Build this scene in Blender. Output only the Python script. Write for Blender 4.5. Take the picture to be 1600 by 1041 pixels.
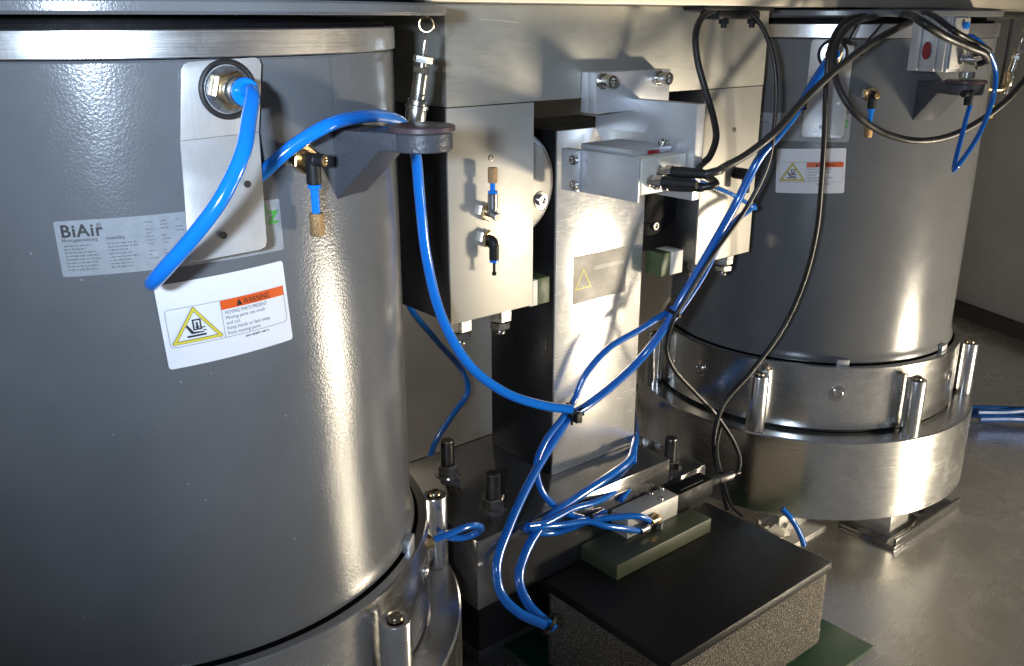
import bpy, bmesh, math, random
from mathutils import Vector, Matrix, Euler
random.seed(7)
R_ = math.radians
scene = bpy.context.scene
for o in list(bpy.data.objects): bpy.data.objects.remove(o)
COL = scene.collection

# ------------------------------------------------------------------ camera
CAM_H = 0.97
PITCH, YAW, FPX = R_(18.7), R_(50.3), 1451.0
cam_d = bpy.data.cameras.new('camera'); cam = bpy.data.objects.new('camera', cam_d); COL.objects.link(cam)
cam.location = (0, 0, CAM_H)
cam.rotation_euler = (R_(90) - PITCH, 0, YAW - R_(90))
cam_d.sensor_width = 36; cam_d.lens = 36 * FPX / 1600; cam_d.clip_start = 0.02; cam_d.clip_end = 50
scene.camera = cam
scene.view_settings.view_transform = 'Standard'; scene.view_settings.look = 'None'
scene.view_settings.exposure = 0.0; scene.view_settings.gamma = 1.0
scene.view_settings.use_curve_mapping = False

# ------------------------------------------------------------------ light
w = bpy.data.worlds.new('World'); scene.world = w; w.use_nodes = True
w.node_tree.nodes['Background'].inputs[0].default_value = (0.80, 0.86, 1.0, 1)
w.node_tree.nodes['Background'].inputs[1].default_value = 0.13

def area_lamp(name, loc, target, sx, sy, power, color):
    d = bpy.data.lights.new(name, 'AREA'); d.shape = 'RECTANGLE'; d.size = sx; d.size_y = sy
    d.energy = power; d.color = color
    o = bpy.data.objects.new(name, d); COL.objects.link(o); o.location = loc
    o.rotation_euler = (Vector(target) - Vector(loc)).to_track_quat('-Z', 'Y').to_euler()
    return o
# warm work lamp standing low to the right of the photographer, cool lamp at the photographer's left hand
area_lamp('work_lamp', (2.12, -0.22, 0.21), (0.95, 1.0, 0.48), 0.20, 0.16, 27.0, (1.0, 0.87, 0.66))
area_lamp('hand_lamp', (-0.25, -0.03, 1.02), (0.62, 1.0, 0.97), 0.07, 0.05, 3.4, (0.66, 0.81, 1.0)).data.spread = R_(72)

# added unseen spot behind the left tank, brightens the rear panel in the gap
sd = bpy.data.lights.new('rear_fill', 'SPOT'); sd.energy = 9.0; sd.color = (1.0, 0.88, 0.74); sd.spot_size = R_(62); sd.spot_blend = 0.9; sd.shadow_soft_size = 0.03
so = bpy.data.objects.new('rear_fill', sd); COL.objects.link(so); so.location = (0.66, 1.36, 0.86)
so.rotation_euler = (Vector((1.10, 1.62, 0.36)) - so.location).to_track_quat('-Z', 'Y').to_euler()

# ------------------------------------------------------------------ measuring helpers (photo survey -> metres)
_F = Vector((math.cos(YAW), math.sin(YAW), 0)); _R = Vector((math.sin(YAW), -math.cos(YAW), 0)); _U = Vector((0, 0, 1))
_fw = _F * math.cos(PITCH) - _U * math.sin(PITCH); _up = _F * math.sin(PITCH) + _U * math.cos(PITCH)
def ray(x, y): return _fw * FPX + _R * (x - 800) - _up * (y - 520.5)
def aty(x, y, Y):
    d = ray(x, y); return Vector((0, 0, CAM_H)) + d * (Y / d.y)
def atx(x, y, X):
    d = ray(x, y); return Vector((0, 0, CAM_H)) + d * (X / d.x)
def atz(x, y, Z):
    d = ray(x, y); return Vector((0, 0, CAM_H)) + d * ((Z - CAM_H) / d.z)
def atd(x, y, D): return Vector((0, 0, CAM_H)) + ray(x, y) * (D / FPX)

# ------------------------------------------------------------------ materials
MATS = {}
def nodes_of(name):
    m = bpy.data.materials.new(name); m.use_nodes = True; MATS[name] = m
    nt = m.node_tree; b = nt.nodes['Principled BSDF']
    return m, nt, b
def tex_map(nt, scale, rot=(0, 0, 0)):
    tc = nt.nodes.new('ShaderNodeTexCoord'); mp = nt.nodes.new('ShaderNodeMapping')
    mp.inputs['Scale'].default_value = scale; mp.inputs['Rotation'].default_value = rot
    nt.links.new(tc.outputs['Object'], mp.inputs['Vector']); return mp
def noise(nt, mp, scale, detail=3, rough=0.55, dist=0):
    n = nt.nodes.new('ShaderNodeTexNoise'); n.inputs['Scale'].default_value = scale
    n.inputs['Detail'].default_value = detail; n.inputs['Roughness'].default_value = rough
    n.inputs['Distortion'].default_value = dist
    nt.links.new(mp.outputs[0], n.inputs['Vector']); return n
def ramp(nt, src, c0, c1, p0=0.3, p1=0.7):
    r = nt.nodes.new('ShaderNodeValToRGB'); r.color_ramp.elements[0].position = p0; r.color_ramp.elements[1].position = p1
    r.color_ramp.elements[0].color = (*c0, 1) if len(c0) == 3 else c0
    r.color_ramp.elements[1].color = (*c1, 1) if len(c1) == 3 else c1
    nt.links.new(src, r.inputs[0]); return r
def mrange(nt, src, a, b, f0=0.3, f1=0.7):
    r = nt.nodes.new('ShaderNodeMapRange'); r.inputs[1].default_value = f0; r.inputs[2].default_value = f1
    r.inputs[3].default_value = a; r.inputs[4].default_value = b; nt.links.new(src, r.inputs[0]); return r
def bump(nt, b, src, strength, dist, prev=None):
    n = nt.nodes.new('ShaderNodeBump'); n.inputs['Strength'].default_value = strength; n.inputs['Distance'].default_value = dist
    nt.links.new(src, n.inputs['Height'])
    if prev: nt.links.new(prev.outputs[0], n.inputs['Normal'])
    nt.links.new(n.outputs[0], b.inputs['Normal']); return n
def dk(c, f): return tuple(v * f for v in c)

def metal(name, col, r0, r1, streak=(1, 1, 1), sscale=60, bstr=0.05, blot=9, var=0.82, metallic=1.0):
    m, nt, b = nodes_of(name)
    b.inputs['Metallic'].default_value = metallic
    mp = tex_map(nt, streak); n1 = noise(nt, mp, sscale, 4, 0.6)
    mp2 = tex_map(nt, (1, 1, 1)); n2 = noise(nt, mp2, blot, 5, 0.6, 0.4)
    nt.links.new(ramp(nt, n2.outputs[0], dk(col, var), col).outputs[0], b.inputs['Base Color'])
    mx = nt.nodes.new('ShaderNodeMath'); mx.operation = 'ADD'
    nt.links.new(n1.outputs[0], mx.inputs[0]); nt.links.new(n2.outputs[0], mx.inputs[1])
    mp3 = tex_map(nt, (4, 4, 170), (0.25, 0.4, 0.2)); n3 = noise(nt, mp3, 5, 2, 0.5, 0.5)
    n4 = noise(nt, mp2, 28, 4, 0.65, 1.2)
    ma = nt.nodes.new('ShaderNodeMath'); ma.operation = 'MULTIPLY_ADD'; ma.inputs[1].default_value = 0.06
    nt.links.new(mrange(nt, n3.outputs[0], 0, 1, 0.66, 0.70).outputs[0], ma.inputs[0])
    nt.links.new(mrange(nt, mx.outputs[0], r0, r1, 0.7, 1.3).outputs[0], ma.inputs[2])
    mb = nt.nodes.new('ShaderNodeMath'); mb.operation = 'MULTIPLY_ADD'; mb.inputs[1].default_value = 0.035
    nt.links.new(mrange(nt, n4.outputs[0], 0, 1, 0.50, 0.66).outputs[0], mb.inputs[0]); nt.links.new(ma.outputs[0], mb.inputs[2])
    nt.links.new(mb.outputs[0], b.inputs['Roughness'])
    if bstr: bump(nt, b, n1.outputs[0], bstr, 0.0006)
    return m
def plain(name, col, rough=0.5, metallic=0, nscale=40, var=0.85, bstr=0.0, coat=0, spec=0.5):
    m, nt, b = nodes_of(name)
    mp = tex_map(nt, (1, 1, 1)); n = noise(nt, mp, nscale, 4)
    nt.links.new(ramp(nt, n.outputs[0], dk(col, var), col).outputs[0], b.inputs['Base Color'])
    nt.links.new(mrange(nt, n.outputs[0], rough * 0.85, min(1, rough * 1.2)).outputs[0], b.inputs['Roughness'])
    b.inputs['Metallic'].default_value = metallic
    b.inputs['Coat Weight'].default_value = coat; b.inputs['Coat Roughness'].default_value = 0.1
    b.inputs['Specular IOR Level'].default_value = spec
    if bstr: bump(nt, b, n.outputs[0], bstr, 0.001)
    return m
def paint(name, col, rough=0.3, peel=440, strength=0.065):
    m, nt, b = nodes_of(name)
    mp = tex_map(nt, (1, 1, 1)); n = noise(nt, mp, peel, 2, 0.5); n2 = noise(nt, mp, 6, 4); n3 = noise(nt, mp, 900, 2)
    vv = nt.nodes.new('ShaderNodeTexVoronoi'); vv.inputs['Scale'].default_value = 34; nt.links.new(mp.outputs[0], vv.inputs['Vector'])
    n5 = noise(nt, mp, 14, 5, 0.7, 0.8)
    mixc = nt.nodes.new('ShaderNodeMix'); mixc.data_type = 'RGBA'
    nt.links.new(mrange(nt, vv.outputs['Distance'], 0.55, 0, 0.02, 0.045).outputs[0], mixc.inputs[0])
    nt.links.new(ramp(nt, n2.outputs[0], dk(col, 0.86), dk(col, 1.10)).outputs[0], mixc.inputs[6]); mixc.inputs[7].default_value = (0.34, 0.34, 0.33, 1)
    nt.links.new(mixc.outputs[2], b.inputs['Base Color'])
    nt.links.new(mrange(nt, n5.outputs[0], rough * 0.9, rough * 1.25, 0.35, 0.72).outputs[0], b.inputs['Roughness'])
    bp = bump(nt, b, n.outputs[0], strength, 0.004)
    bump(nt, b, n3.outputs[0], 0.05, 0.001, bp)
    return m
paint('tank_paint', (0.126, 0.131, 0.140), 0.205)
paint('arm_paint', (0.055, 0.058, 0.07), 0.4, 260, 0.2)
metal('turned_aluminium', (0.80, 0.80, 0.79), 0.15, 0.29, (1, 1, 90), 14, 0.06, 5, 0.8)
metal('ring_aluminium', (0.78, 0.77, 0.76), 0.26, 0.40, (1, 1, 160), 12, 0.06, 5, 0.9)
metal('beam_aluminium', (0.40, 0.39, 0.355), 0.34, 0.52, (3, 3, 60), 8, 0.04, 7, 0.80, 0.6)
metal('panel_aluminium', (0.47, 0.45, 0.41), 0.42, 0.58, (5, 5, 5), 60, 0.03, 5, 0.92, 0.6)
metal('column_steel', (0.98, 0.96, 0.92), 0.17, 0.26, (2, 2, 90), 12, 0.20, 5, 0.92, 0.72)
metal('base_steel', (0.36, 0.355, 0.35), 0.07, 0.16, (4, 4, 4), 20, 0.03, 7, 0.72, 0.86)
metal('bracket_aluminium', (0.56, 0.57, 0.60), 0.30, 0.45, (1, 30, 30), 12, 0.06, 14, 0.86, 0.5)
metal('plate_aluminium', (0.60, 0.59, 0.58), 0.32, 0.50, (60, 60, 2), 12, 0.05, 12, 0.8, 0.45)
metal('post_steel', (0.80, 0.79, 0.77), 0.13, 0.26, (1, 1, 60), 30, 0.03, 20, 0.92)
metal('nickel', (0.78, 0.75, 0.69), 0.12, 0.25, (1, 1, 1), 80, 0.02, 40, 0.85)
metal('screw_steel', (0.68, 0.66, 0.62), 0.15, 0.3, (1, 1, 1), 80, 0.02, 60, 0.75)
metal('brass', (0.72, 0.52, 0.28), 0.2, 0.36, (1, 1, 1), 90, 0.03, 50, 0.75)
metal('bronze_tip', (0.40, 0.33, 0.23), 0.15, 0.3, (1, 1, 1), 80, 0.02, 60, 0.75)
metal('zinc', (0.66, 0.72, 0.78), 0.2, 0.38, (1, 1, 1), 50, 0.03, 40, 0.8)
metal('dark_bolt', (0.23, 0.22, 0.21), 0.25, 0.45, (1, 1, 1), 90, 0.04, 60, 0.7)
metal('dark_shaded_steel', (0.20, 0.21, 0.24), 0.25, 0.4, (30, 30, 1), 10, 0.03, 6, 0.8)  # dark steel; on block and column sides their shade is put into the colour
metal('gun_metal', (0.36, 0.36, 0.38), 0.25, 0.4, (1, 1, 1), 30, 0.03, 10, 0.8)
plain('black_disc', (0.007, 0.007, 0.008), 0.55, 0, 60, 0.7, 0, 0, 0.08)
plain('hose_blue', (0.004, 0.20, 0.78), 0.16, 0, 25, 0.9, 0, 0.5)
plain('hose_blue_deep', (0.004, 0.135, 0.58), 0.18, 0, 25, 0.85, 0, 0.5)
plain('hose_blue_dark', (0.004, 0.06, 0.26), 0.4, 0, 25, 0.8)
plain('cable_black', (0.014, 0.013, 0.013), 0.38, 0, 80, 0.7, 0.05)
plain('cable_grey', (0.032, 0.030, 0.028), 0.42, 0, 80, 0.7, 0.05)
plain('black_plastic', (0.012, 0.012, 0.013), 0.5, 0, 90, 0.7, 0, 0, 0.3)
plain('coil_black', (0.010, 0.010, 0.011), 0.55, 0, 90, 0.7, 0, 0, 0.2)
plain('rubber', (0.012, 0.012, 0.013), 0.55, 0, 90, 0.7)
plain('maroon_pad', (0.075, 0.05, 0.055), 0.35, 0, 60, 0.8, 0.03)
plain('sticker_white', (0.74, 0.74, 0.77), 0.42, 0, 30, 0.97)
plain('ink_black', (0.02, 0.02, 0.022), 0.5)
plain('ink_grey', (0.12, 0.12, 0.14), 0.5)
plain('ink_orange', (0.72, 0.10, 0.012), 0.45, 0, 30, 0.95)
plain('ink_yellow', (0.68, 0.56, 0.05), 0.45, 0, 30, 0.95)
plain('ink_green', (0.05, 0.32, 0.04), 0.45, 0, 30, 0.95)
plain('film_grey', (0.30, 0.315, 0.335), 0.26, 0, 120, 0.9, 0.10)
plain('column_label_paper', (0.36, 0.32, 0.26), 0.5, 0, 30, 0.95)
plain('column_label_ink', (0.52, 0.49, 0.42), 0.5, 0, 30, 0.95)
plain('olive_plate', (0.06, 0.07, 0.042), 0.42, 0, 30, 0.85, 0.03)
plain('green_block', (0.06, 0.085, 0.032), 0.5, 0, 40, 0.85)
plain('white_block', (0.78, 0.77, 0.70), 0.5, 0, 40, 0.93)
plain('green_pvc', (0.007, 0.045, 0.020), 0.4, 0, 20, 0.85)
plain('valve_grey', (0.46, 0.45, 0.43), 0.45, 0.3, 60, 0.92)
plain('sensor_body', (0.72, 0.70, 0.64), 0.35, 0.25, 60, 0.92)
plain('red_plastic', (0.26, 0.008, 0.015), 0.35, 0, 60)
plain('yellow_tape', (0.72, 0.60, 0.02), 0.4, 0, 60)
plain('crumpled_film', (0.55, 0.53, 0.46), 0.25, 0, 60, 0.8, 0.3)
plain('table_metal', (0.62, 0.57, 0.48), 0.5, 0.6, 9, 0.85)

m, nt, b = nodes_of('muffler_bronze')
mp = tex_map(nt, (1, 1, 1)); v = nt.nodes.new('ShaderNodeTexVoronoi'); v.inputs['Scale'].default_value = 900
nt.links.new(mp.outputs[0], v.inputs['Vector'])
nt.links.new(ramp(nt, v.outputs['Distance'], (0.62, 0.40, 0.20), (0.30, 0.17, 0.07), 0.1, 0.7).outputs[0], b.inputs['Base Color'])
b.inputs['Metallic'].default_value = 0.5; b.inputs['Roughness'].default_value = 0.5
bump(nt, b, v.outputs['Distance'], 0.6, 0.001)

m, nt, b = nodes_of('foam')
mp = tex_map(nt, (1, 1, 1)); v = nt.nodes.new('ShaderNodeTexVoronoi'); v.inputs['Scale'].default_value = 420
nt.links.new(mp.outputs[0], v.inputs['Vector']); n = noise(nt, mp, 320, 4, 0.7)
mx = nt.nodes.new('ShaderNodeMath'); mx.operation = 'MULTIPLY'
nt.links.new(v.outputs['Distance'], mx.inputs[0]); nt.links.new(n.outputs[0], mx.inputs[1])
nt.links.new(ramp(nt, mx.outputs[0], (0.030, 0.027, 0.023), (0.24, 0.215, 0.18), 0.12, 0.42).outputs[0], b.inputs['Base Color'])
b.inputs['Roughness'].default_value = 0.85
bump(nt, b, mx.outputs[0], 1.0, 0.004)

m, nt, b = nodes_of('rubber_sheet')
mp = tex_map(nt, (1, 1, 1)); n = noise(nt, mp, 420, 3, 0.6); n2 = noise(nt, mp, 12, 4)
nt.links.new(ramp(nt, n2.outputs[0], (0.005, 0.005, 0.005), (0.009, 0.009, 0.009)).outputs[0], b.inputs['Base Color'])
nt.links.new(mrange(nt, n2.outputs[0], 0.42, 0.58).outputs[0], b.inputs['Roughness']); b.inputs['Specular IOR Level'].default_value = 0.35
bump(nt, b, n.outputs[0], 0.35, 0.0015)

# brushed, scratched stainless floor
m, nt, b = nodes_of('floor_steel'); b.inputs['Metallic'].default_value = 0.92
mp = tex_map(nt, (1, 1, 1)); n1 = noise(nt, mp, 5, 6, 0.62, 1.6); n2 = noise(nt, mp, 22, 5, 0.6, 0.8)
mps = tex_map(nt, (1.5, 60, 1), (0, 0, R_(25))); s1 = noise(nt, mps, 7, 3, 0.6, 0.3)
mpt = tex_map(nt, (70, 2, 1), (0, 0, R_(-12))); s2 = noise(nt, mpt, 6, 3, 0.6, 0.5)
def msum(a, b2, op='ADD'):
    q = nt.nodes.new('ShaderNodeMath'); q.operation = op
    nt.links.new(a, q.inputs[0])
    if isinstance(b2, float): q.inputs[1].default_value = b2
    else: nt.links.new(b2, q.inputs[1])
    return q.outputs[0]
nt.links.new(ramp(nt, n2.outputs[0], (0.84, 0.825, 0.79), (0.94, 0.925, 0.89)).outputs[0], b.inputs['Base Color'])
scr = None
for k in range(5):   # fine arcing scratches in several directions
    mpk = tex_map(nt, (2.2, 150, 1), (0, 0, R_(17 + k*37))); sk = noise(nt, mpk, 3.2, 2, 0.5, 0.35)
    tk = mrange(nt, sk.outputs[0], 0.0, 1.0, 0.66, 0.72).outputs[0]
    scr = tk if scr is None else msum(scr, tk, 'MAXIMUM')
scr = msum(scr, mrange(nt, n1.outputs[0], 0.0, 1.0, 0.42, 0.62).outputs[0], 'MULTIPLY')
rg = mrange(nt, n1.outputs[0], 0.20, 0.31, 0.3, 0.7).outputs[0]
nt.links.new(msum(rg, msum(scr, 0.09, 'MULTIPLY')), b.inputs['Roughness'])
bp = bump(nt, b, s1.outputs[0], 0.035, 0.0010); bump(nt, b, scr, 0.05, 0.0006, bp)

m, nt, b = nodes_of('wall_panel'); mp = tex_map(nt, (1, 1, 1)); n1 = noise(nt, mp, 4, 5, 0.6, 0.5)
nt.links.new(ramp(nt, n1.outputs[0], (0.48, 0.47, 0.45), (0.60, 0.59, 0.56)).outputs[0], b.inputs['Base Color'])
b.inputs['Roughness'].default_value = 0.45; b.inputs['Metallic'].default_value = 0.3
plain('dark_wall_paint', (0.27, 0.28, 0.31), 0.5, 0, 5, 0.8)

# ------------------------------------------------------------------ mesh helpers
def new(): return bmesh.new()
def box(bm, x0, x1, y0, y1, z0, z1, bev=0.0012, M=None):
    vs = [bm.verts.new(p) for p in ((x0,y0,z0),(x1,y0,z0),(x1,y1,z0),(x0,y1,z0),(x0,y0,z1),(x1,y0,z1),(x1,y1,z1),(x0,y1,z1))]
    fs = [bm.faces.new([vs[i] for i in q]) for q in ((3,2,1,0),(4,5,6,7),(0,1,5,4),(1,2,6,5),(2,3,7,6),(3,0,4,7))]
    if M: bmesh.ops.transform(bm, matrix=M, verts=vs)
    if bev:
        es = list({e for f in fs for e in f.edges})
        bmesh.ops.bevel(bm, geom=es, offset=bev, segments=2, affect='EDGES', profile=0.5)
def frame(d):
    d = Vector(d).normalized(); a = Vector((0, 0, 1)) if abs(d.z) < 0.9 else Vector((1, 0, 0))
    u = d.cross(a).normalized(); return d, u, d.cross(u).normalized()
def lathe(bm, prof, segs=32, p0=(0, 0, 0), d=(0, 0, 1), ph=0.0, cap=True):
    """prof: list of (radius, distance along d)"""
    d, u, v = frame(d); p0 = Vector(p0); rings = []
    for r, h in prof:
        c = p0 + d * h
        if r < 1e-6: rings.append([bm.verts.new(c)])
        else: rings.append([bm.verts.new(c + (u * math.cos(2*math.pi*k/segs + ph) + v * math.sin(2*math.pi*k/segs + ph)) * r) for k in range(segs)])
    for a, b2 in zip(rings, rings[1:]):
        for k in range(segs):
            l = (k + 1) % segs
            if len(a) == 1 and len(b2) == 1: continue
            if len(a) == 1: q = [a[0], b2[l], b2[k]]
            elif len(b2) == 1: q = [a[k], a[l], b2[0]]
            else: q = [a[k], a[l], b2[l], b2[k]]
            bm.faces.new(q)
    if cap:
        if len(rings[0]) > 1: bm.faces.new(list(reversed(rings[0])))
        if len(rings[-1]) > 1: bm.faces.new(rings[-1])
def rod(bm, p0, p1, r, segs=20, bev=0.0):
    p0, p1 = Vector(p0), Vector(p1); L = (p1 - p0).length
    if bev: prof = [(r - bev, 0), (r, bev), (r, L - bev), (r - bev, L)]
    else: prof = [(r, 0), (r, L)]
    lathe(bm, prof, segs, p0, p1 - p0)
def hexnut(bm, p0, d, r, h, ph=0.0, hole=0.0):
    c = r * 0.07
    lathe(bm, [(r * 0.92, 0), (r, c), (r, h - c), (r * 0.92, h)] + ([(hole, h), (hole, h * 0.5)] if hole else []), 6, p0, d, ph)
def thread(bm, p0, d, r, L, pitch=0.002, segs=20):
    prof = [(r * 0.88, 0)]; z = 0
    while z < L - pitch * 1.5:
        prof += [(r, z + pitch * 0.5), (r * 0.88, z + pitch)]; z += pitch
    prof += [(r * 0.86, L)]
    lathe(bm, prof, segs, p0, d)
def socket(bm, p0, d, r, h):
    """socket-head cap screw, head only, with a hexagon recess"""
    lathe(bm, [(r, 0), (r, h * 0.85), (r * 0.9, h), (r * 0.58, h), (r * 0.5, h * 0.55), (0, h * 0.5)], 18, p0, d)
def prism(bm, poly, ext, bev=0.0):
    ext = Vector(ext); a = [bm.verts.new(p) for p in poly]; b2 = [bm.verts.new(Vector(p) + ext) for p in poly]
    fs = [bm.faces.new(list(reversed(a))), bm.faces.new(b2)]
    n = len(a)
    for k in range(n): fs.append(bm.faces.new([a[k], a[(k+1) % n], b2[(k+1) % n], b2[k]]))
    bmesh.ops.recalc_face_normals(bm, faces=fs)
    if bev:
        bmesh.ops.bevel(bm, geom=list({e for f in fs for e in f.edges}), offset=bev, segments=2, affect='EDGES', profile=0.5)
def spline(pts, step=0.006):
    P = [Vector(p) for p in pts]; P = [P[0] * 2 - P[1]] + P + [P[-1] * 2 - P[-2]]; out = []
    def tj(ti, a, b2): return ti + max(1e-5, (b2 - a).length) ** 0.5
    for i in range(1, len(P) - 2):
        p0, p1, p2, p3 = P[i-1:i+3]
        t0 = 0; t1 = tj(t0, p0, p1); t2 = tj(t1, p1, p2); t3 = tj(t2, p2, p3)
        n = max(2, int((p2 - p1).length / step))
        for k in range(n):
            t = t1 + (t2 - t1) * k / n
            A1 = p0*((t1-t)/(t1-t0)) + p1*((t-t0)/(t1-t0)); A2 = p1*((t2-t)/(t2-t1)) + p2*((t-t1)/(t2-t1)); A3 = p2*((t3-t)/(t3-t2)) + p3*((t-t2)/(t3-t2))
            B1 = A1*((t2-t)/(t2-t0)) + A2*((t-t0)/(t2-t0)); B2 = A2*((t3-t)/(t3-t1)) + A3*((t-t1)/(t3-t1))
            out.append(B1*((t2-t)/(t2-t1)) + B2*((t-t1)/(t2-t1)))
    out.append(P[-2]); return out
def tube(bm, pts, r, n=12, step=0.006, raw=False):
    S = pts if raw else spline(pts, step); rings = []
    t = (S[1] - S[0]).normalized(); _, u, _ = frame(t)
    for i, p in enumerate(S):
        t2 = (S[min(i+1, len(S)-1)] - S[max(i-1, 0)]).normalized()
        u = (u - t2 * u.dot(t2)).normalized(); v = t2.cross(u)
        rr = r(i / (len(S) - 1)) if callable(r) else r
        rings.append([bm.verts.new(p + (u * math.cos(2*math.pi*k/n) + v * math.sin(2*math.pi*k/n)) * rr) for k in range(n)])
    for a, b2 in zip(rings, rings[1:]):
        for k in range(n): bm.faces.new([a[k], a[(k+1) % n], b2[(k+1) % n], b2[k]])
    bm.faces.new(list(reversed(rings[0]))); bm.faces.new(rings[-1])
    return S

ORG = {}
def finish(bm, angle=35):
    bmesh.ops.recalc_face_normals(bm, faces=bm.faces[:])
    me = bpy.data.meshes.new('mesh'); bm.to_mesh(me); bm.free()
    for p in me.polygons: p.use_smooth = True
    me.set_sharp_from_angle(angle=R_(angle)); return me
def obj(name, bm, mat, parent=None, label=None, local=False, angle=35):
    """one bmesh -> one object; vertices are given in world metres unless local"""
    me = bm if isinstance(bm, bpy.types.Mesh) else finish(bm, angle)
    me.name = name
    o = bpy.data.objects.new(name, me); COL.objects.link(o)
    if not me.materials: me.materials.append(MATS[mat])
    if parent is None:
        xs = [v.co for v in me.vertices]
        c = Vector(((min(v.x for v in xs)+max(v.x for v in xs))/2, (min(v.y for v in xs)+max(v.y for v in xs))/2, min(v.z for v in xs)))
        me.transform(Matrix.Translation(-c)); o.location = c; ORG[o.name] = c
    else:
        o.parent = parent; ORG[o.name] = ORG.get(parent.name, Vector())
        if not local: me.transform(Matrix.Translation(-ORG[o.name]))
    if label: o['label'] = label
    return o
def tag(o, label, cat, group=None):
    o['label'] = label; o['category'] = cat
    if group: o['group'] = group
    return o
def thing(name, label, cat, loc, rz=0, group=None):
    o = bpy.data.objects.new(name, None); COL.objects.link(o); o.empty_display_size = 0.05
    o.location = loc; o.rotation_euler = (0, 0, rz); ORG[o.name] = Vector(loc)
    return tag(o, label, cat, group)
def struct(o): o['kind'] = 'structure'; return o

# flat print: (s,t) metres on a surface -> xyz
def on_cyl(R, th0, z0, rot):
    c, s_ = math.cos(rot), math.sin(rot)
    def f(s, t, off):
        s2, t2 = s*c - t*s_, s*s_ + t*c
        a = th0 + s2 / R
        return ((R + off) * math.cos(a), (R + off) * math.sin(a), z0 + t2)
    return f
def on_planeY(x0, z0, Y, rot=0):
    c, s_ = math.cos(rot), math.sin(rot)
    def f(s, t, off):
        s2, t2 = s*c - t*s_, s*s_ + t*c
        return (x0 + s2, Y - off, z0 + t2)
    return f
def patch(bm, f, s0, s1, t0, t1, off, rc=0.0, n=24, thick=0.0):
    cols = []
    us = [i / n for i in range(n + 1)]
    if rc: us = sorted(set(us + [rc*k/(s1 - s0) for k in (.1, .3, .6, 1)] + [1 - rc*k/(s1 - s0) for k in (.1, .3, .6, 1)]))
    for u in us:
        s = s0 + (s1 - s0) * u; d = min(s - s0, s1 - s); cut = 0
        if rc and d < rc: cut = rc - math.sqrt(max(0, rc*rc - (rc - d)**2))
        cols.append((bm.verts.new(f(s, t0 + cut, off)), bm.verts.new(f(s, t1 - cut, off))))
    for a, b2 in zip(cols, cols[1:]): bm.faces.new([a[0], b2[0], b2[1], a[1]])
def poly(bm, f, pts, off): bm.faces.new([bm.verts.new(f(s, t, off)) for s, t in pts])
def stroke(bm, f, pts, wd, off, closed=False):
    P = [Vector((p[0], p[1])) for p in pts]; n = len(P)
    rng = range(n if closed else n - 1)
    for i in rng:
        a, b2 = P[i], P[(i+1) % n]; d = (b2 - a).normalized(); nn = Vector((-d.y, d.x)) * wd / 2; e = d * wd / 2
        k = max(1, int((b2 - a).length / 0.004)); A, B_ = a - e, b2 + e
        row = [(bm.verts.new(f(*(A + (B_ - A)*(j/k) - nn), off + 0.00001*i)), bm.verts.new(f(*(A + (B_ - A)*(j/k) + nn), off + 0.00001*i))) for j in range(k + 1)]
        for p, q in zip(row, row[1:]): bm.faces.new([p[0], q[0], q[1], p[1]])
def text(bm, f, body, s, t, size, off, spacing=1.0, bold=0.0, width=None, shear=0.0):
    cu = bpy.data.curves.new('t', 'FONT'); cu.body = body; cu.size = size; cu.space_character = spacing; cu.offset = bold; cu.resolution_u = 3; cu.shear = shear
    o = bpy.data.objects.new('t', cu); COL.objects.link(o)
    bpy.context.view_layer.update()
    me = bpy.data.meshes.new_from_object(o.evaluated_get(bpy.context.evaluated_depsgraph_get()))
    mx = max((v.co.x for v in me.vertices), default=1); k = (width / mx) if width else 1
    vs = [bm.verts.new(f(s + v.co.x * k, t + v.co.y, off)) for v in me.vertices]
    for p in me.polygons:
        try: bm.faces.new([vs[i] for i in p.vertices])
        except ValueError: pass
    bpy.data.objects.remove(o); bpy.data.curves.remove(cu); bpy.data.meshes.remove(me)
def dashes(bm, f, s0, t, width, h, off, rnd, wmin=0.6):
    """illegible fine print: word-sized dashes"""
    s = s0; end = s0 + width * rnd.uniform(wmin, 1)
    while s < end:
        for _ in range(rnd.randint(2, 8)):   # one word of small strokes
            lw = h * rnd.uniform(.22, .5); y0 = rnd.choice((0, 0, 0, .28)) * h * rnd.choice((1, -1)); y1 = h * rnd.uniform(.65, 1.25)
            if s + lw > end: break
            poly(bm, f, [(s, t + min(0, y0)), (s + lw, t + min(0, y0)), (s + lw, t + y1), (s, t + y1)], off)
            s += lw + h * .18
        s += h * .7

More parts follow.
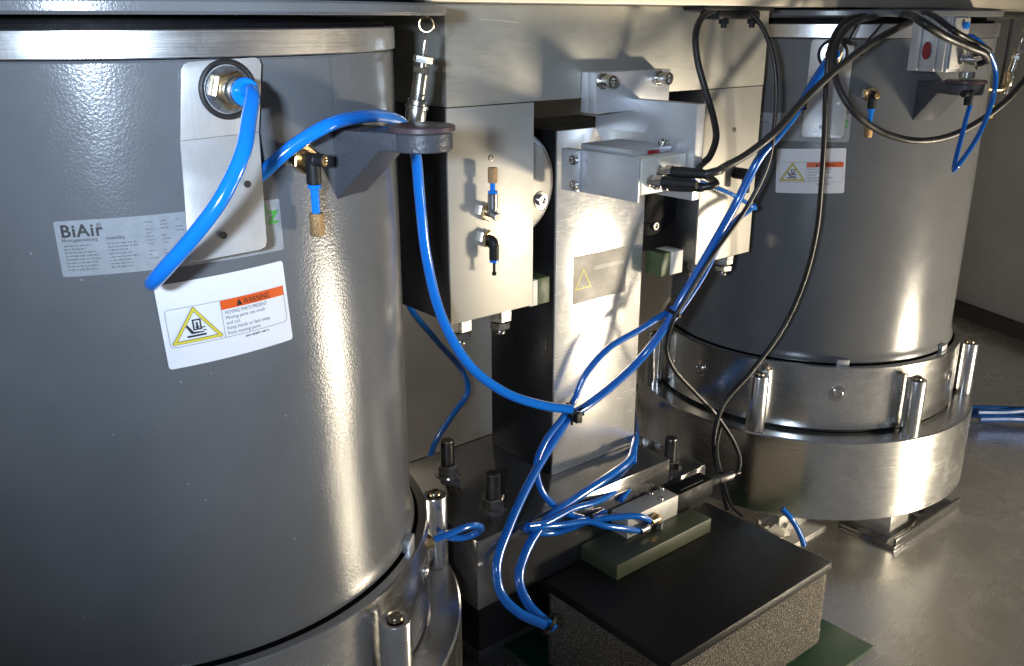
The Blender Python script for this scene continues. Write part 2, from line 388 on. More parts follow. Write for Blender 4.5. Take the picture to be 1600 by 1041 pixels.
def warning_label(parent, f, w_, h_, local=True, label=None):
    """white label: triangle with crushed hand, orange WARNING bar, text"""
    rnd = random.Random(3)
    bm = new(); patch(bm, f, -w_/2, w_/2, -h_/2, h_/2, 0.0004, 0.003)
    base = obj('warning_label', bm, 'sticker_white', parent, label, local)
    L, Rr, T, B = -w_*0.46, w_*0.47, h_*0.20, -h_*0.25
    mid = -w_*0.05
    bm = new()
    stroke(bm, f, [(L+.003, B), (mid, B)], 0.0004, 0.0007); stroke(bm, f, [(L+.003, T), (mid, T)], 0.0004, 0.0007)
    stroke(bm, f, [(L, B+.003), (L, T-.003)], 0.0004, 0.0007); stroke(bm, f, [(mid, B), (mid, T)], 0.0004, 0.0007)
    stroke(bm, f, [(mid, B), (Rr-.003, B)], 0.0004, 0.0007); stroke(bm, f, [(Rr, B+.003), (Rr, T)], 0.0004, 0.0007)
    for (sx, sy, dx, dy) in ((L, B, 1, 1), (L, T, 1, -1), (Rr, B, -1, 1)):
        stroke(bm, f, [(sx, sy + .003*dy), (sx + .0009*dx, sy + .0009*dy), (sx + .003*dx, sy)], 0.0004, 0.0007)
    obj('label_outline', bm, 'ink_grey', base, None, local)
    bm = new(); patch(bm, f, mid, Rr, T - h_*0.115, T + h_*0.0, 0.0008, 0.0, 12)
    obj('orange_bar', bm, 'ink_orange', base, None, local)
    cx = (L + mid) / 2; hw = (mid - L) * 0.42; tb = B + h_*0.045; tt = T - h_*0.035
    bm = new(); stroke(bm, f, [(cx - hw, tb), (cx + hw, tb), (cx, tt)], 0.0030, 0.0006, True); obj('triangle_edge', bm, 'ink_black', base, None, local)
    bm = new(); stroke(bm, f, [(cx - hw, tb), (cx + hw, tb), (cx, tt)], 0.0022, 0.0010, True); obj('triangle_border', bm, 'ink_yellow', base, None, local)
    bm = new(); q = hw / 0.0155 * 0.8   # pictogram: press block, hand, base bars
    def Q(pts): return [(cx + a*q, tb + b2*q - .0005) for a, b2 in pts]
    stroke(bm, f, Q([(-.002, .0185), (.004, .0185), (.004, .0100), (-.002, .0100)]), 0.0013*q, 0.0007, True)
    stroke(bm, f, Q([(-.0075, .0045), (.0068, .0045)]), 0.0017*q, 0.0007)
    poly(bm, f, Q([(-.0085, .0140), (-.0068, .0150), (-.0025, .0082), (.006, .0074), (.006, .0064), (-.0045, .0064)]), 0.0007)
    stroke(bm, f, Q([(.0058, .0085), (.0078, .0080)]), 0.0009*q, 0.0007); stroke(bm, f, Q([(.0050, .0108), (.0072, .0112)]), 0.0009*q, 0.0007)
    poly(bm, f, Q([(-.0012, .0125), (.0032, .0125), (.001, .0102)]), 0.0008); poly(bm, f, Q([(.0002, .0122), (.0018, .0122), (.0018, .0165), (.0002, .0165)]), 0.00085)
    obj('pictogram', bm, 'ink_black', base, None, local)
    bm = new(); bs = mid + (Rr - mid) * 0.34; bt = T - h_*0.10
    text(bm, f, 'WARNING', bs, bt, h_*0.105, 0.0011, 1.05, 0, (Rr - mid) * 0.42)
    poly(bm, f, [(bs - .0065, bt), (bs - .0010, bt), (bs - .00375, bt + .0062)], 0.0011)
    obj('warning_word', bm, 'ink_black', base, None, local)
    bm = new()
    for i, (ln, k) in enumerate((('MOVING PARTS PRESENT', .66), ('Moving parts can crush', .62), ('and cut.', .22), ('Keep hands or feet away', .68), ('from moving parts.', .52))):
        text(bm, f, ln, mid + .0025, T - h_*0.115 - h_*0.062*(i+1), h_*0.062, 0.0007, 1, 0, (Rr - mid) * k)
    dashes(bm, f, mid + (Rr-mid)*.3, B - h_*0.05, (Rr-mid)*.42, h_*0.02, 0.0007, rnd, .9)
    obj('label_text', bm, 'ink_grey', base, None, local)
    return base

# ------------------------------------------------------------------ setting
bm = new(); vs = [bm.verts.new(p) for p in ((-1.5, -1.5, 0), (4.5, -1.5, 0), (4.5, 3.0, 0), (-1.5, 3.0, 0))]; bm.faces.new(vs)
struct(obj('floor', bm, 'floor_steel'))
bm = new(); box(bm, -0.5, 3.6, 1.62, 1.66, 0.012, 1.9, 0.001); struct(obj('wall_back', bm, 'wall_panel'))
bm = new(); box(bm, -0.5, 3.6, 1.63, 1.65, 0.0, 0.011, 0); struct(obj('wall_back_gap', bm, 'rubber'))
# end wall, slightly askew, with a black rubber skirting
dW = (Vector((3.154, 1.381, 0)) - Vector((3.051, 1.113, 0))).normalized(); nW = Vector((dW.y, -dW.x, 0))
def wall_box(z0, z1, t0, t1):
    bm = new(); p = Vector((3.10, 1.25, 0)); A = p - dW*2.2 + nW*t0; B2 = p + dW*0.36 + nW*t0
    prism(bm, [A + _U*z0, B2 + _U*z0, B2 + _U*z1, A + _U*z1], nW*(t1 - t0)); return bm
struct(obj('wall_end', wall_box(0.03, 1.9, 0, 0.05), 'dark_wall_paint'))
struct(obj('wall_end_skirting', wall_box(0.0, 0.05, -0.02, 0.0), 'rubber'))

# ------------------------------------------------------------------ air isolators
TR = 0.283
CACHE = {}
def cp(r, deg, z): a = R_(deg); return Vector((r*math.cos(a), r*math.sin(a), z))
def rad(deg): return Vector((math.cos(R_(deg)), math.sin(R_(deg)), 0))
def tan_(deg): return Vector((-math.sin(R_(deg)), math.cos(R_(deg)), 0))
def shared(key, fn):
    if key not in CACHE: CACHE[key] = finish(fn())
    return CACHE[key]
def M(fn):
    bm = new(); fn(bm); return bm

def fitting_set(T, ang, z):
    """brass hex nut in the wall, black elbow, stub of hose, bronze muffler below"""
    n, t = rad(ang), tan_(ang); p = cp(TR, ang, z)
    nut = obj('wall_nut', shared(('wn', ang), lambda: M(lambda bm: (hexnut(bm, p, n, 0.0135, 0.008, 0.4), rod(bm, p + n*.008, p + n*.014, 0.008)))), 'brass', T, local=True)
    e = p + n*.017
    def elb(bm):
        rod(bm, p + n*.010, p + n*.024, 0.0062, 18, 0.001)
        rod(bm, e + Vector((0, 0, .002)), e - Vector((0, 0, .022)), 0.0068, 18, 0.001)
        rod(bm, e + n*.003, e + n*.003 + (n + t*0.4).normalized()*.009, 0.0058, 18, 0.0008)
    el = obj('elbow_fitting', shared(('el', ang), lambda: M(elb)), 'black_plastic', T, local=True)
    q = e + n*.003 + (n + t*0.4).normalized()*.009; dq = (n + t*0.4).normalized()
    obj('end_ring', shared(('er', ang), lambda: M(lambda bm: lathe(bm, [(.0052, 0), (.0052, .0016), (.0034, .0018), (.0030, .0004), (0, .0004)], 16, q, dq))), 'brass', el, local=True)
    b0 = e - Vector((0, 0, .022))
    def stub(bm):
        rod(bm, b0, b0 - Vector((0, 0, .004)), 0.0062, 16, 0.0006)
        rod(bm, b0 - Vector((0, 0, .002)), b0 - Vector((0, 0, .030)), 0.0040, 14)
    obj('hose_stub', shared(('st', ang), lambda: M(stub)), 'hose_blue', T, local=True)
    m0 = b0 - Vector((0, 0, .026))
    obj('muffler', shared(('mu', ang), lambda: M(lambda bm: lathe(bm, [(.0058, 0), (.0066, .0008), (.0066, .020), (.0058, .0212)], 18, m0, (0, 0, -1)))), 'muffler_bronze', T, local=True)

def make_isolator(x, label, rz, post0, arm_ang, plate_rot, lugs, group):
    T = thing('air_isolator', label, 'air isolator', (x, 1.054, 0), R_(rz), group)
    S = 128
    # body
    obj('tank_wall', shared('wall', lambda: M(lambda bm: lathe(bm, [(.20, .369), (.2875, .369), (.2875, .374), (.2855, .379), (TR, .388), (TR, .9365), (.2815, .9385), (.20, .9385)], S))), 'tank_paint', T, local=True)
    def wallseam(bm):
        f = on_cyl(TR, R_(-69.8), 0.80, 0); patch(bm, f, -.0006, .0006, .055, .136, .0004, 0, 2)
    obj('weld_seam', shared('seam', lambda: M(wallseam)), 'tank_paint', T, local=True)
    obj('top_ring', shared('ring', lambda: M(lambda bm: lathe(bm, [(.25, .9395), (.2845, .9395), (.2855, .9405), (.2855, .9610), (.2845, .962), (.25, .962)], S))), 'ring_aluminium', T, local=True)
    obj('neck', shared('neck', lambda: M(lambda bm: lathe(bm, [(.275, .962), (.275, .9665), (.262, .9668), (.262, .9722)], S))), 'black_disc', T, local=True)
    fr = .343 if rz == 0 else .288
    obj('top_flange', M(lambda bm: lathe(bm, [(.24, .973), (fr - .0035, .973), (fr, .9755), (fr, .982), (fr - .002, .984), (.24, .984)], S)), 'tank_paint', T, local=True)
    if rz == 0: obj('dark_drum', shared('dark_drum', lambda: M(lambda bm: lathe(bm, [(.30, .984), (.312, .990), (.312, 1.03), (.30, 1.034), (.312, 1.04), (.312, 1.08), (.30, 1.085)], S))), 'rubber', T, local=True)  # plain black drum above the left flange only
    def collar(bm): lathe(bm, [(.291, .30), (.291, .364), (.2925, .3665), (.3025, .3665), (.304, .365), (.304, .243), (.3025, .2415), (.291, .2415)], S, cap=False)
    col = obj('collar', shared('collar', lambda: M(collar)), 'turned_aluminium', T, local=True)
    obj('collar_gap', shared('cgap', lambda: M(lambda bm: lathe(bm, [(.298, .236), (.298, .2415), (.290, .242), (.290, .33), (.284, .345)], S))), 'rubber', T, local=True)
    obj('base_ring', shared('base', lambda: M(lambda bm: lathe(bm, [(.30, .073), (.3425, .073), (.345, .0755), (.345, .2325), (.3425, .235), (.25, .235)], S))), 'turned_aluminium', T, local=True)
    for k in range(7):
        a = post0 + 360/7*k; a = (a + 180) % 360 - 180
        p = cp(.3265, a, .235)
        post = obj('guide_post', shared(('post', round(post0), k), lambda: M(lambda bm: lathe(bm, [(.0172, .0003), (.0177, .001), (.0177, .1080), (.0168, .1095), (.0124, .1096), (.0122, .1055)], 28, p))), 'post_steel', T, local=True)
        obj('ball_tip', shared(('ball', round(post0), k), lambda: M(lambda bm: lathe(bm, [(.0095, .1055), (.0095, .1115), (.0088, .1140), (.0070, .1160), (.0040, .1172), (0, .1176)], 24, p))), 'bronze_tip', post, local=True)
        b_ang = a + 25.7
        pb = cp(.3035, b_ang, .315)
        obj('collar_screw', shared(('cs', round(post0), k), lambda: M(lambda bm: (lathe(bm, [(.0155, 0), (.0155, .0008), (.0145, .0012), (.0110, .0012)], 24, pb, rad(b_ang)), socket(bm, pb, rad(b_ang), .0098, .005)))), 'nickel', col, local=True)
    for a in lugs:
        n, t = rad(a), tan_(a)
        M4 = Matrix((t.to_4d(), n.to_4d(), Vector((0, 0, 1, 0)), Vector((0, 0, 0, 1)))).transposed(); M4.translation = cp(.2855, a, .372)
        obj('stop_lug', M(lambda bm: box(bm, -.011, .011, 0, .0095, -.010, .006, .0012, M4)), 'bracket_aluminium', T, local=True)
    # feet under the base
    for sx in (0, 180):
        pass
    # connector plate, bent outwards below the fold
    ca = -92.7; n, t = rad(ca), tan_(ca); o0 = cp(TR + .0012, ca, 0)
    zt, zb, ze, hw = .938, .876, .780, .034
    q = math.tan(R_(plate_rot))
    def P3(s, z, off): return o0 + n*off + t*(s - (zt - z)*q) + Vector((0, 0, z + s*q*0.3))
    def plate(bm):
        prof = []
        c = .006
        outline_top = [(-hw, zb), (-hw, zt - c), (-hw + c*.3, zt - c*.3), (-hw + c, zt), (hw - c, zt), (hw - c*.3, zt - c*.3), (hw, zt - c), (hw, zb)]
        out = [P3(s, z, .0) for s, z in outline_top]
        prism(bm, out, n*.0025, .0005)
        def lo(z): return (zb - z) / (zb - ze) * .026
        outline_bot = [(hw, zb), (hw, ze + c), (hw - c*.3, ze + c*.3), (hw - c, ze), (-hw + c, ze), (-hw + c*.3, ze + c*.3), (-hw, ze + c), (-hw, zb)]
        out = [P3(s, z - .0002, lo(z)) for s, z in outline_bot]
        prism(bm, out, n*.0025, .0005)
    pl = obj('connector_plate', M(plate), 'plate_aluminium', T, local=True)
    for s, z in ((.020, .835), (-.004, .797)):
        off = (zb - z) / (zb - ze) * .026 + .0028
        obj('plate_hole', M(lambda bm: lathe(bm, [(.0032, 0), (.0032, .0006), (.0020, .0006), (.0018, .0001), (0, .0001)], 18, P3(s, z, off), n)), 'dark_bolt', pl, local=True)
    pc = cp(TR + .004, ca, .914) + t*.002
    con = obj('washer', shared('wash', lambda: M(lambda bm: lathe(bm, [(.0170, -.002), (.0195, -.001), (.0195, .003), (.012, .0036)], 32, pc, n))), 'zinc', T, local=True)
    def oring(bm):
        ring = [pc + n*.000 + (t*math.cos(k*math.pi/24) + Vector((0, 0, 1))*math.sin(k*math.pi/24))*.0225 for k in range(49)]
        tube(bm, ring, .0024, 8, raw=True)
    obj('seal_ring', shared('oring', lambda: M(oring)), 'rubber', T, local=True)
    obj('hex_nut', shared('hexn', lambda: M(lambda bm: hexnut(bm, pc + n*.0034, n, .0162, .012, .25))), 'brass', T, local=True)
    obj('screw_socket', shared('scks', lambda: M(lambda bm: lathe(bm, [(.0115, .012), (.0122, .014), (.0122, .024), (.0108, .0255), (.0108, .028), (.0118, .029), (.0118, .033), (.0105, .034)], 28, pc, n))), 'nickel', T, local=True)
    obj('release_collar', shared('relc', lambda: M(lambda bm: lathe(bm, [(.0102, .033), (.0115, .035), (.0115, .039), (.0102, .0405)], 28, pc, n))), 'hose_blue', T, local=True)
    T['_c'] = 0; del T['_c']
    fitting_set(T, -78.8, .850)
    # arm with round pad
    a = arm_ang; n, t = rad(a), tan_(a); up = Vector((0, 0, 1)); L = .080
    def arm(bm):
        hwid = .026; th = .017; r0 = TR - .004
        # wedge-shaped gusset
        side = [cp(0, 0, 0) + n*r0 + up*.8715, n*(TR + L) + up*.8715, n*(TR + L) + up*(.8715 - th), n*(TR + L*.62) + up*(.8715 - th), n*r0 + up*.803]
        prism(bm, [p - t*hwid for p in side], t*(2*hwid), .002)
        lathe(bm, [(.0275, -.0172), (.0285, -.0160), (.0285, -.0012), (.0275, -.0002)], 32, n*(TR + L) + up*.8715, up)
    am = obj('support_arm', M(arm), 'arm_paint', T, local=True)
    obj('round_pad', M(lambda bm: lathe(bm, [(.0304, 0), (.0312, .0008), (.0312, .0046), (.0304, .0054), (.0302, .0055), (0, .0055)], 40, n*(TR + L) + up*.8716, up)), 'maroon_pad', am, local=True)
    # stickers
    f = on_cyl(TR, R_(-103.1), .7915, R_(1.2)); rnd = random.Random(11)
    wS, hS = .188, .047
    st = obj('data_sticker', shared('film', lambda: M(lambda bm: patch(bm, f, -wS/2, wS/2, -hS/2, hS/2, .0003, .002, 40))), 'film_grey', T, 'silver grey instruction sticker with large BiAir word', True)
    obj('brand_word', shared('biair', lambda: M(lambda bm: (text(bm, f, 'BiAir', -wS/2 + .004, hS/2 - .0135, .0145, .0006, 1.10, .00032), text(bm, f, '\u00ae', -wS/2 + .0325, hS/2 - .0065, .005, .0006)))), 'ink_black', st, local=True)
    def fine(bm):
        text(bm, f, 'Montageanleitung', -wS/2 + .004, hS/2 - .0175, .0040, .0006, 1, .00012, .028)
        text(bm, f, 'Assembling', -wS/2 + .038, hS/2 - .0175, .0038, .0006, 1, .00012, .015)
        for c0, wd in ((.005, .027), (.039, .024)):
            for k in range(8): dashes(bm, f, -wS/2 + c0, hS/2 - .0215 - k*.0029, wd, .0011, .0006, rnd)
        for c in range(5):
            for k in range(12):
                if rnd.random() < .75: dashes(bm, f, -wS/2 + .070 + c*.012, hS/2 - .006 - k*.0031, .008, .0009, .0006, rnd, .3)
    obj('fine_print', shared('fine', lambda: M(fine)), 'ink_grey', st, local=True)
    obj('maker_word', shared('bilz', lambda: M(lambda bm: text(bm, f, 'Bilz', wS/2 - .0400, hS/2 - .0215, .0250, .0006, 1.04, .0003, .038, .12))), 'ink_green', st, local=True)
    fw_ = on_cyl(TR, R_(-95.8), .718, R_(3.3) if plate_rot else R_(0.3))
    warning_label(T, fw_, .116, .0775, True, 'white warning label with orange bar and yellow triangle')
    return T

LT = make_isolator(.340, 'large grey air spring tank at left with the big BiAir sticker', 0, -69.5, -65, 7.2, (-49,), 'twin air isolators')
RT_ = make_isolator(1.686, 'grey air spring tank at right, farther away, standing on its aluminium base', -55.5, -160 + 55.5, -113 + 55.5, 0.3, (-133 + 55.5, -30), 'twin air isolators')
# foot bracket under the right isolator (only that one is seen)
def world_to(T, bm):
    bmesh.ops.transform(bm, matrix=(Matrix.Translation(T.location) @ Matrix.Rotation(T.rotation_euler.z, 4, 'Z')).inverted(), verts=bm.verts[:]); return bm
bm = new(); box(bm, 1.559, 1.823, .728, .85, .0, .009, .001); box(bm, 1.563, 1.819, .728, .734, .009, .024, .001)
obj('foot_plate', world_to(RT_, bm), 'base_steel', RT_, local=True)
bm = new(); box(bm, 1.585, 1.655, .755, .86, .009, .073, .001); obj('foot_block', world_to(RT_, bm), 'column_steel', RT_, local=True)
bm = new(); hexnut(bm, (1.735, .775, .009), (0, 0, 1), .014, .012); thread(bm, (1.735, .775, .02), (0, 0, 1), .008, .05); obj('foot_bolt', world_to(RT_, bm), 'screw_steel', RT_, local=True)
bm = new(); box(bm, 1.42, 1.535, .86, .93, .0, .006, .001); box(bm, 1.42, 1.535, .895, .901, .006, .05, .001); obj('foot_angle', world_to(RT_, bm), 'valve_grey', RT_, local=True)

# hanging couplings between flange and arm
def coupling(name, p, label):
    T = thing(name, label, 'coupling', p - Vector((0, 0, .092)), 0, 'silver couplings hung by the tank tops')
    ax = (-_R*.17 - _U).normalized()
    ring = [p + Vector((0, 0, -.008)) + (_R*math.cos(k*math.pi/12) + _U*math.sin(k*math.pi/12))*.0078 for k in range(25)]
    bm = new(); tube(bm, ring, .0008, 6, raw=True); rod(bm, p + Vector((0, 0, .006)), p + Vector((0, 0, -.001)), .0022, 10); obj('ring', bm, 'brass', T)
    q = p + Vector((0, 0, -.016))
    bm = new(); tube(bm, [q, q + ax*.006, q + ax*.014, q + ax*.026], .0018, 8); rod(bm, q + ax*.008, q + ax*.024, .0026, 10); obj('hook_rod', bm, 'nickel', T)
    q = q + ax*.024
    bm = new(); hexnut(bm, q, ax, .0108, .008, .3); obj('lock_nut', bm, 'screw_steel', T)
    bm = new(); hexnut(bm, q + ax*.012, ax, .0100, .007, .6); obj('hex_collar', bm, 'nickel', T)
    bm = new(); rod(bm, q + ax*.008, q + ax*.052, .0052); rod(bm, q + ax*.018, q + ax*.046, .0080, 24, .0008); obj('sleeve', bm, 'nickel', T)
    for k in range(3):
        d = (_R*math.cos(-1.3 + k*.9) - _F*math.sin(1.3 - k*.3)).normalized(); c = q + ax*.042 + d*.0076
        bm = new(); rod(bm, c - d*.001, c + d*.0006, .0013, 8); obj('sleeve_hole', bm, 'ink_black', T)
    bm = new(); lathe(bm, [(.0100, .046), (.0105, .047), (.0105, .052), (.0128, .053), (.0128, .056), (.0105, .0565)], 24, q, ax); obj('flange_nut', bm, 'screw_steel', T)
    bm = new(); lathe(bm, [(.0110, .0565), (.0114, .060), (.0114, .072), (.0096, .076), (.0082, .077), (.0082, .092)], 24, q, ax); obj('lower_body', bm, 'nickel', T)
coupling('hanging_coupling', aty(666, 26, .86), 'silver ringed coupling hanging beside the left tank above the maroon pad')
coupling('hanging_coupling', aty(1600, 48, .90), 'silver coupling at the far right edge beside the right tank')

# ------------------------------------------------------------------ machine frame: table, crossbeam, side blocks
FY = .958
TF = thing('machine_frame', 'pale metal table edge and wide crossbeam with two hanging side blocks in the centre', 'machine frame', (1.013, FY, .582))
bm = new(); box(bm, -.30, 3.0, .902, 1.60, .9878, 1.08, .002); obj('table_slab', bm, 'table_metal', TF)
bm = new(); box(bm, .690, 1.338, FY, 1.16, .8656, .9872, .0012); obj('crossbeam', bm, 'beam_aluminium', TF)
def scratch(bm, pts, Y, wd=.0006):
    f = on_planeY(0, 0, Y); stroke(bm, f, [(aty(x, y, Y).x, aty(x, y, Y).z) for x, y in pts], wd, .0003)
for pts, wd in (([(875, 97), (925, 93), (985, 93), (1040, 98), (1090, 113), (1120, 124)], .0006), ([(750, 30), (780, 32), (808, 36)], .0008), ([(823, 94), (862, 95)], .0004)):
    bm = new(); scratch(bm, pts, FY, wd); obj('scratch', bm, 'panel_aluminium', TF)
for x0, x1 in ((.690, .8335), (1.191, 1.336)):
    bm = new(); box(bm, x0, x1, FY + .004, 1.16, .584, .865, .001); sb = obj('side_block', bm, 'dark_shaded_steel', TF)  # block sides carry their shade in the colour
    bm = new(); box(bm, x0, x1, FY, FY + .0035, .5825, .8645, .0006); obj('face_panel', bm, 'panel_aluminium', sb)
    for dx in (.028, .098):
        c = Vector((x0 + dx, FY + .018, .582))
        bm = new(); hexnut(bm, c, (0, 0, -1), .0165, .017, .5); obj('hanging_nut', bm, 'screw_steel', sb)
        bm = new(); hexnut(bm, c + Vector((.0005, 0, -.0185)), (0, 0, -1), .0155, .010, .8); thread(bm, c + Vector((0, 0, -.028)), (0, 0, -1), .0085, .008); obj('lock_nut', bm, 'screw_steel', sb)
    sx = 1 if x0 < 1 else -1
    xe = x1 if sx > 0 else x0
    zc = .597 if sx > 0 else .592
    wl, gl = ((.834, .8485), (.849, .873)) if sx > 0 else ((1.138, 1.166), (1.116, 1.1375))
    bm = new(); box(bm, *wl, FY + .006, 1.001, zc - .019, zc + .019, .001); obj('white_spacer', bm, 'white_block', sb)
    bm = new(); box(bm, *gl, FY + .008, 1.001, zc - .0195, zc + .0195, .001); obj('green_spacer', bm, 'green_block', sb)
for (x, y) in ((767, 247), (1147, 203)):
    p = aty(x, y, FY); bm = new(); lathe(bm, [(.0042, 0), (.0040, .0008), (.0028, .0009), (.0026, .0002), (0, .0002)], 18, p, (0, -1, 0)); obj('panel_screw', bm, 'dark_bolt', TF)
# round housings between side blocks and column
bm = new(); lathe(bm, [(.070, .0), (.0755, .003), (.0755, .11)], 64, (.822, .986, .751), (0, 1, 0)); hs = obj('round_housing', bm, 'gun_metal', TF)
bm = new(); lathe(bm, [(.064, 0), (.067, .002), (.067, .006)], 64, (.822, .9825, .751), (0, 1, 0)); obj('housing_face', bm, 'panel_aluminium', hs)
p = aty(845, 313, .982); bm = new(); lathe(bm, [(.0125, -.001), (.0125, .001), (.0088, .0014)], 24, p, (0, -1, 0)); socket(bm, p, (0, -1, 0), .0085, .006); obj('housing_screw', bm, 'screw_steel', hs)
bm = new(); lathe(bm, [(.097, 0), (.100, .003), (.100, .09)], 64, (1.130, 1.006, .730), (0, 1, 0)); h2 = obj('round_housing', bm, 'black_disc', TF)
bm = new(); lathe(bm, [(.076, 0), (.078, .002), (.078, .006)], 48, (1.130, 1.0035, .730), (0, 1, 0)); obj('housing_face', bm, 'black_disc', h2)
p = aty(1022, 353, 1.006); bm = new(); socket(bm, p, (0, -1, 0), .007, .005); obj('housing_screw', bm, 'dark_bolt', h2)
# wall fittings on the left panel
def panel_fitting(x, y, upwards):
    p = aty(x, y, FY); d = Vector((0, -1, 0)); q = p + d*.019; s = 1 if upwards else -1; u = Vector((0, 0, s))
    bm = new(); hexnut(bm, p, d, .0120, .006, .2); obj('panel_nut', bm, 'nickel', TF)
    bm = new(); hexnut(bm, p + d*.0062, d, .0120, .006, .5); obj('brass_nut', bm, 'brass', TF)
    bm = new(); tube(bm, [p + d*.010, p + d*.014, p + d*.0175 + u*.002, q + u*.007, q + u*.012, q + u*.026], .0062, 14, .003); rod(bm, q + u*.006, q + u*.026, .0066, 16, .0006)
    if upwards: rod(bm, q - d*.004, q + d*.010 - u*.004, .0055, 14, .0006)
    el = obj('elbow_fitting', bm, 'black_plastic' if not upwards else 'gun_metal', TF)
    bm = new(); rod(bm, q + u*.0262, q + u*.0295, .0064, 16, .0005)
    if upwards: rod(bm, q + u*.029, q + u*.042, .0035, 12)
    obj('hose_collar', bm, 'hose_blue', el)
    if upwards:
        bm = new(); lathe(bm, [(.0056, 0), (.0062, .0008), (.0062, .0185), (.0056, .0195)], 18, q + u*.040, u); obj('muffler', bm, 'muffler_bronze', TF)
    else:
        bm = new(); rod(bm, q + u*.029, q + u*.046, .0020, 10); rod(bm, q + u*.043, q + u*.0475, .0032, 10, .0005); obj('end_plug', bm, 'black_plastic', el)
panel_fitting(756, 330, True); panel_fitting(758, 372, False)
# black elbow low on the right panel
p = aty(1148, 270, FY); bm = new(); rod(bm, p, p + Vector((0, -.030, 0)), .0095, 18, .001); rod(bm, p + Vector((0, -.024, .006)), p + Vector((0, -.024, -.030)), .0070, 16, .001); obj('elbow_fitting', bm, 'black_plastic', TF)

# bracket hanging from the beam
bm = new(); box(bm, .919, 1.069, .9435, FY - .0006, .8465, .901, .001); obj('bracket_spacer', bm, 'bracket_aluminium', TF)
bm = new(); box(bm, .919, 1.069, .928, .943, .8465, .901, .001); br = obj('bracket_block', bm, 'bracket_aluminium', TF)
for px, py in ((940, 127), (1028, 122)):
    p = aty(px, py, .928); bm = new(); rod(bm, p, p + Vector((0, -.004, 0)), .0110, 20, .0006); rod(bm, p + Vector((0, -.004, 0)), p + Vector((0, -.012, 0)), .0080, 18, .0005); socket(bm, p + Vector((0, -.012, 0)), (0, -1, 0), .0092, .010); obj('cap_screw', bm, 'screw_steel', br)
Xb = .991
bm = new(); prism(bm, [(Xb, .8105, .863), (Xb, 1.0005, .863), (Xb, 1.0005, .816), (Xb, .971, .7825), (Xb, .906, .735), (Xb, .8105, .735)], (.0165, 0, 0), .0008); gp = obj('gusset_plate', bm, 'bracket_aluminium', TF)
bm = new(); prism(bm, [(Xb - .0008, .889, .8175), (Xb - .0008, .970, .8175), (Xb - .0008, .970, .803), (Xb - .0008, .902, .803), (Xb - .0008, .895, .798), (Xb - .0008, .889, .803)], (.0006, 0, 0)); obj('milled_pocket', bm, 'plate_aluminium', gp)

# ------------------------------------------------------------------ column on its stand
CY = 1.002; BT = .265
TC = thing('steel_column', 'bright square steel column with a tan label standing between the two tanks', 'column', (1.013, 1.05, 0))
bm = new(); box(bm, .9172, 1.109, CY + .004, 1.16, BT + .0005, .817, .0015); cm = obj('column_tube', bm, 'dark_shaded_steel', TC)  # column sides coloured darker than the face to stand for shade
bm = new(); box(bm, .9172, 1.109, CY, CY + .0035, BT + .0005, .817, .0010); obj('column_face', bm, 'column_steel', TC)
bm = new(); box(bm, .700, 1.112, .921, 1.19, .150, BT, .0015); obj('base_block', bm, 'base_steel', TC)
bm = new(); box(bm, 1.1125, 1.232, .937, 1.19, .150, .210, .0015); obj('side_base_block', bm, 'base_steel', TC)
bm = new(); box(bm, .735, 1.20, .965, 1.17, .036, .1498, .001); obj('rubber_mount', bm, 'rubber', TC)
bm = new(); box(bm, .762, 1.20, 1.002, 1.18, .0005, .036, .003); obj('foot_plate', bm, 'dark_shaded_steel', TC)
for (x, y, z, ph, Lh) in ((.780, .985, BT, .2, .050), (.792, 1.118, BT, .5, .052), (1.169, .968, .210, .1, .052)):
    bm = new(); lathe(bm, [(.0215, 0), (.0215, .002), (.012, .0022)], 28, (x, y, z), (0, 0, 1)); hexnut(bm, (x, y, z + .0022), (0, 0, 1), .0185, .016, ph); nt_ = obj('anchor_nut', bm, 'screw_steel', TC)
    bm = new(); thread(bm, (x, y, z + .018), (0, 0, 1), .0115, Lh - .01, .0022, 24); obj('threaded_stud', bm, 'dark_bolt', nt_)
# tan label on column
f = on_planeY(1.013, .587, CY, 0); bm = new(); patch(bm, f, -.0585, .0585, -.038, .038, .0004, .001, 4); lb = obj('column_label', bm, 'column_label_paper', TC, 'tan warning label on the bright column')
bm = new(); stroke(bm, f, [(-.054, -.0145), (-.021, -.0145), (-.0375, .015)], .0022, .0006, True); obj('triangle_border', bm, 'ink_yellow', lb)
bm = new(); stroke(bm, f, [(-.042, -.010), (-.033, -.010)], .0012, .0007); stroke(bm, f, [(-.040, -.006), (-.040, .001), (-.035, .001), (-.035, -.006)], .0009, .0007); stroke(bm, f, [(-.033, -.007), (-.031, -.002)], .0009, .0007); obj('pictogram', bm, 'column_label_ink', lb)
rnd = random.Random(5); bm = new(); patch(bm, f, -.015, .052, .010, .017, .0007, 0, 3)
for k in range(6): dashes(bm, f, -.015, .005 - k*.0042, .048, .0012, .0007, rnd, .7)
obj('label_text', bm, 'column_label_ink', lb)
# angle bracket bolted to the column face, reaching forward
bm = new(); box(bm, .8966, .9002, .823, .960, .7413, .7995, .0008); ab = obj('side_plate', bm, 'bracket_aluminium', TF)
bm = new(); box(bm, .8880, .8963, .930, .962, .7418, .799, .0012); obj('side_plate_pad', bm, 'bracket_aluminium', TF)
for py in (250, 289):
    p = atx(899, py, .8879); bm = new(); socket(bm, p, (-1, 0, 0), .0068, .006); obj('cap_screw', bm, 'screw_steel', ab)

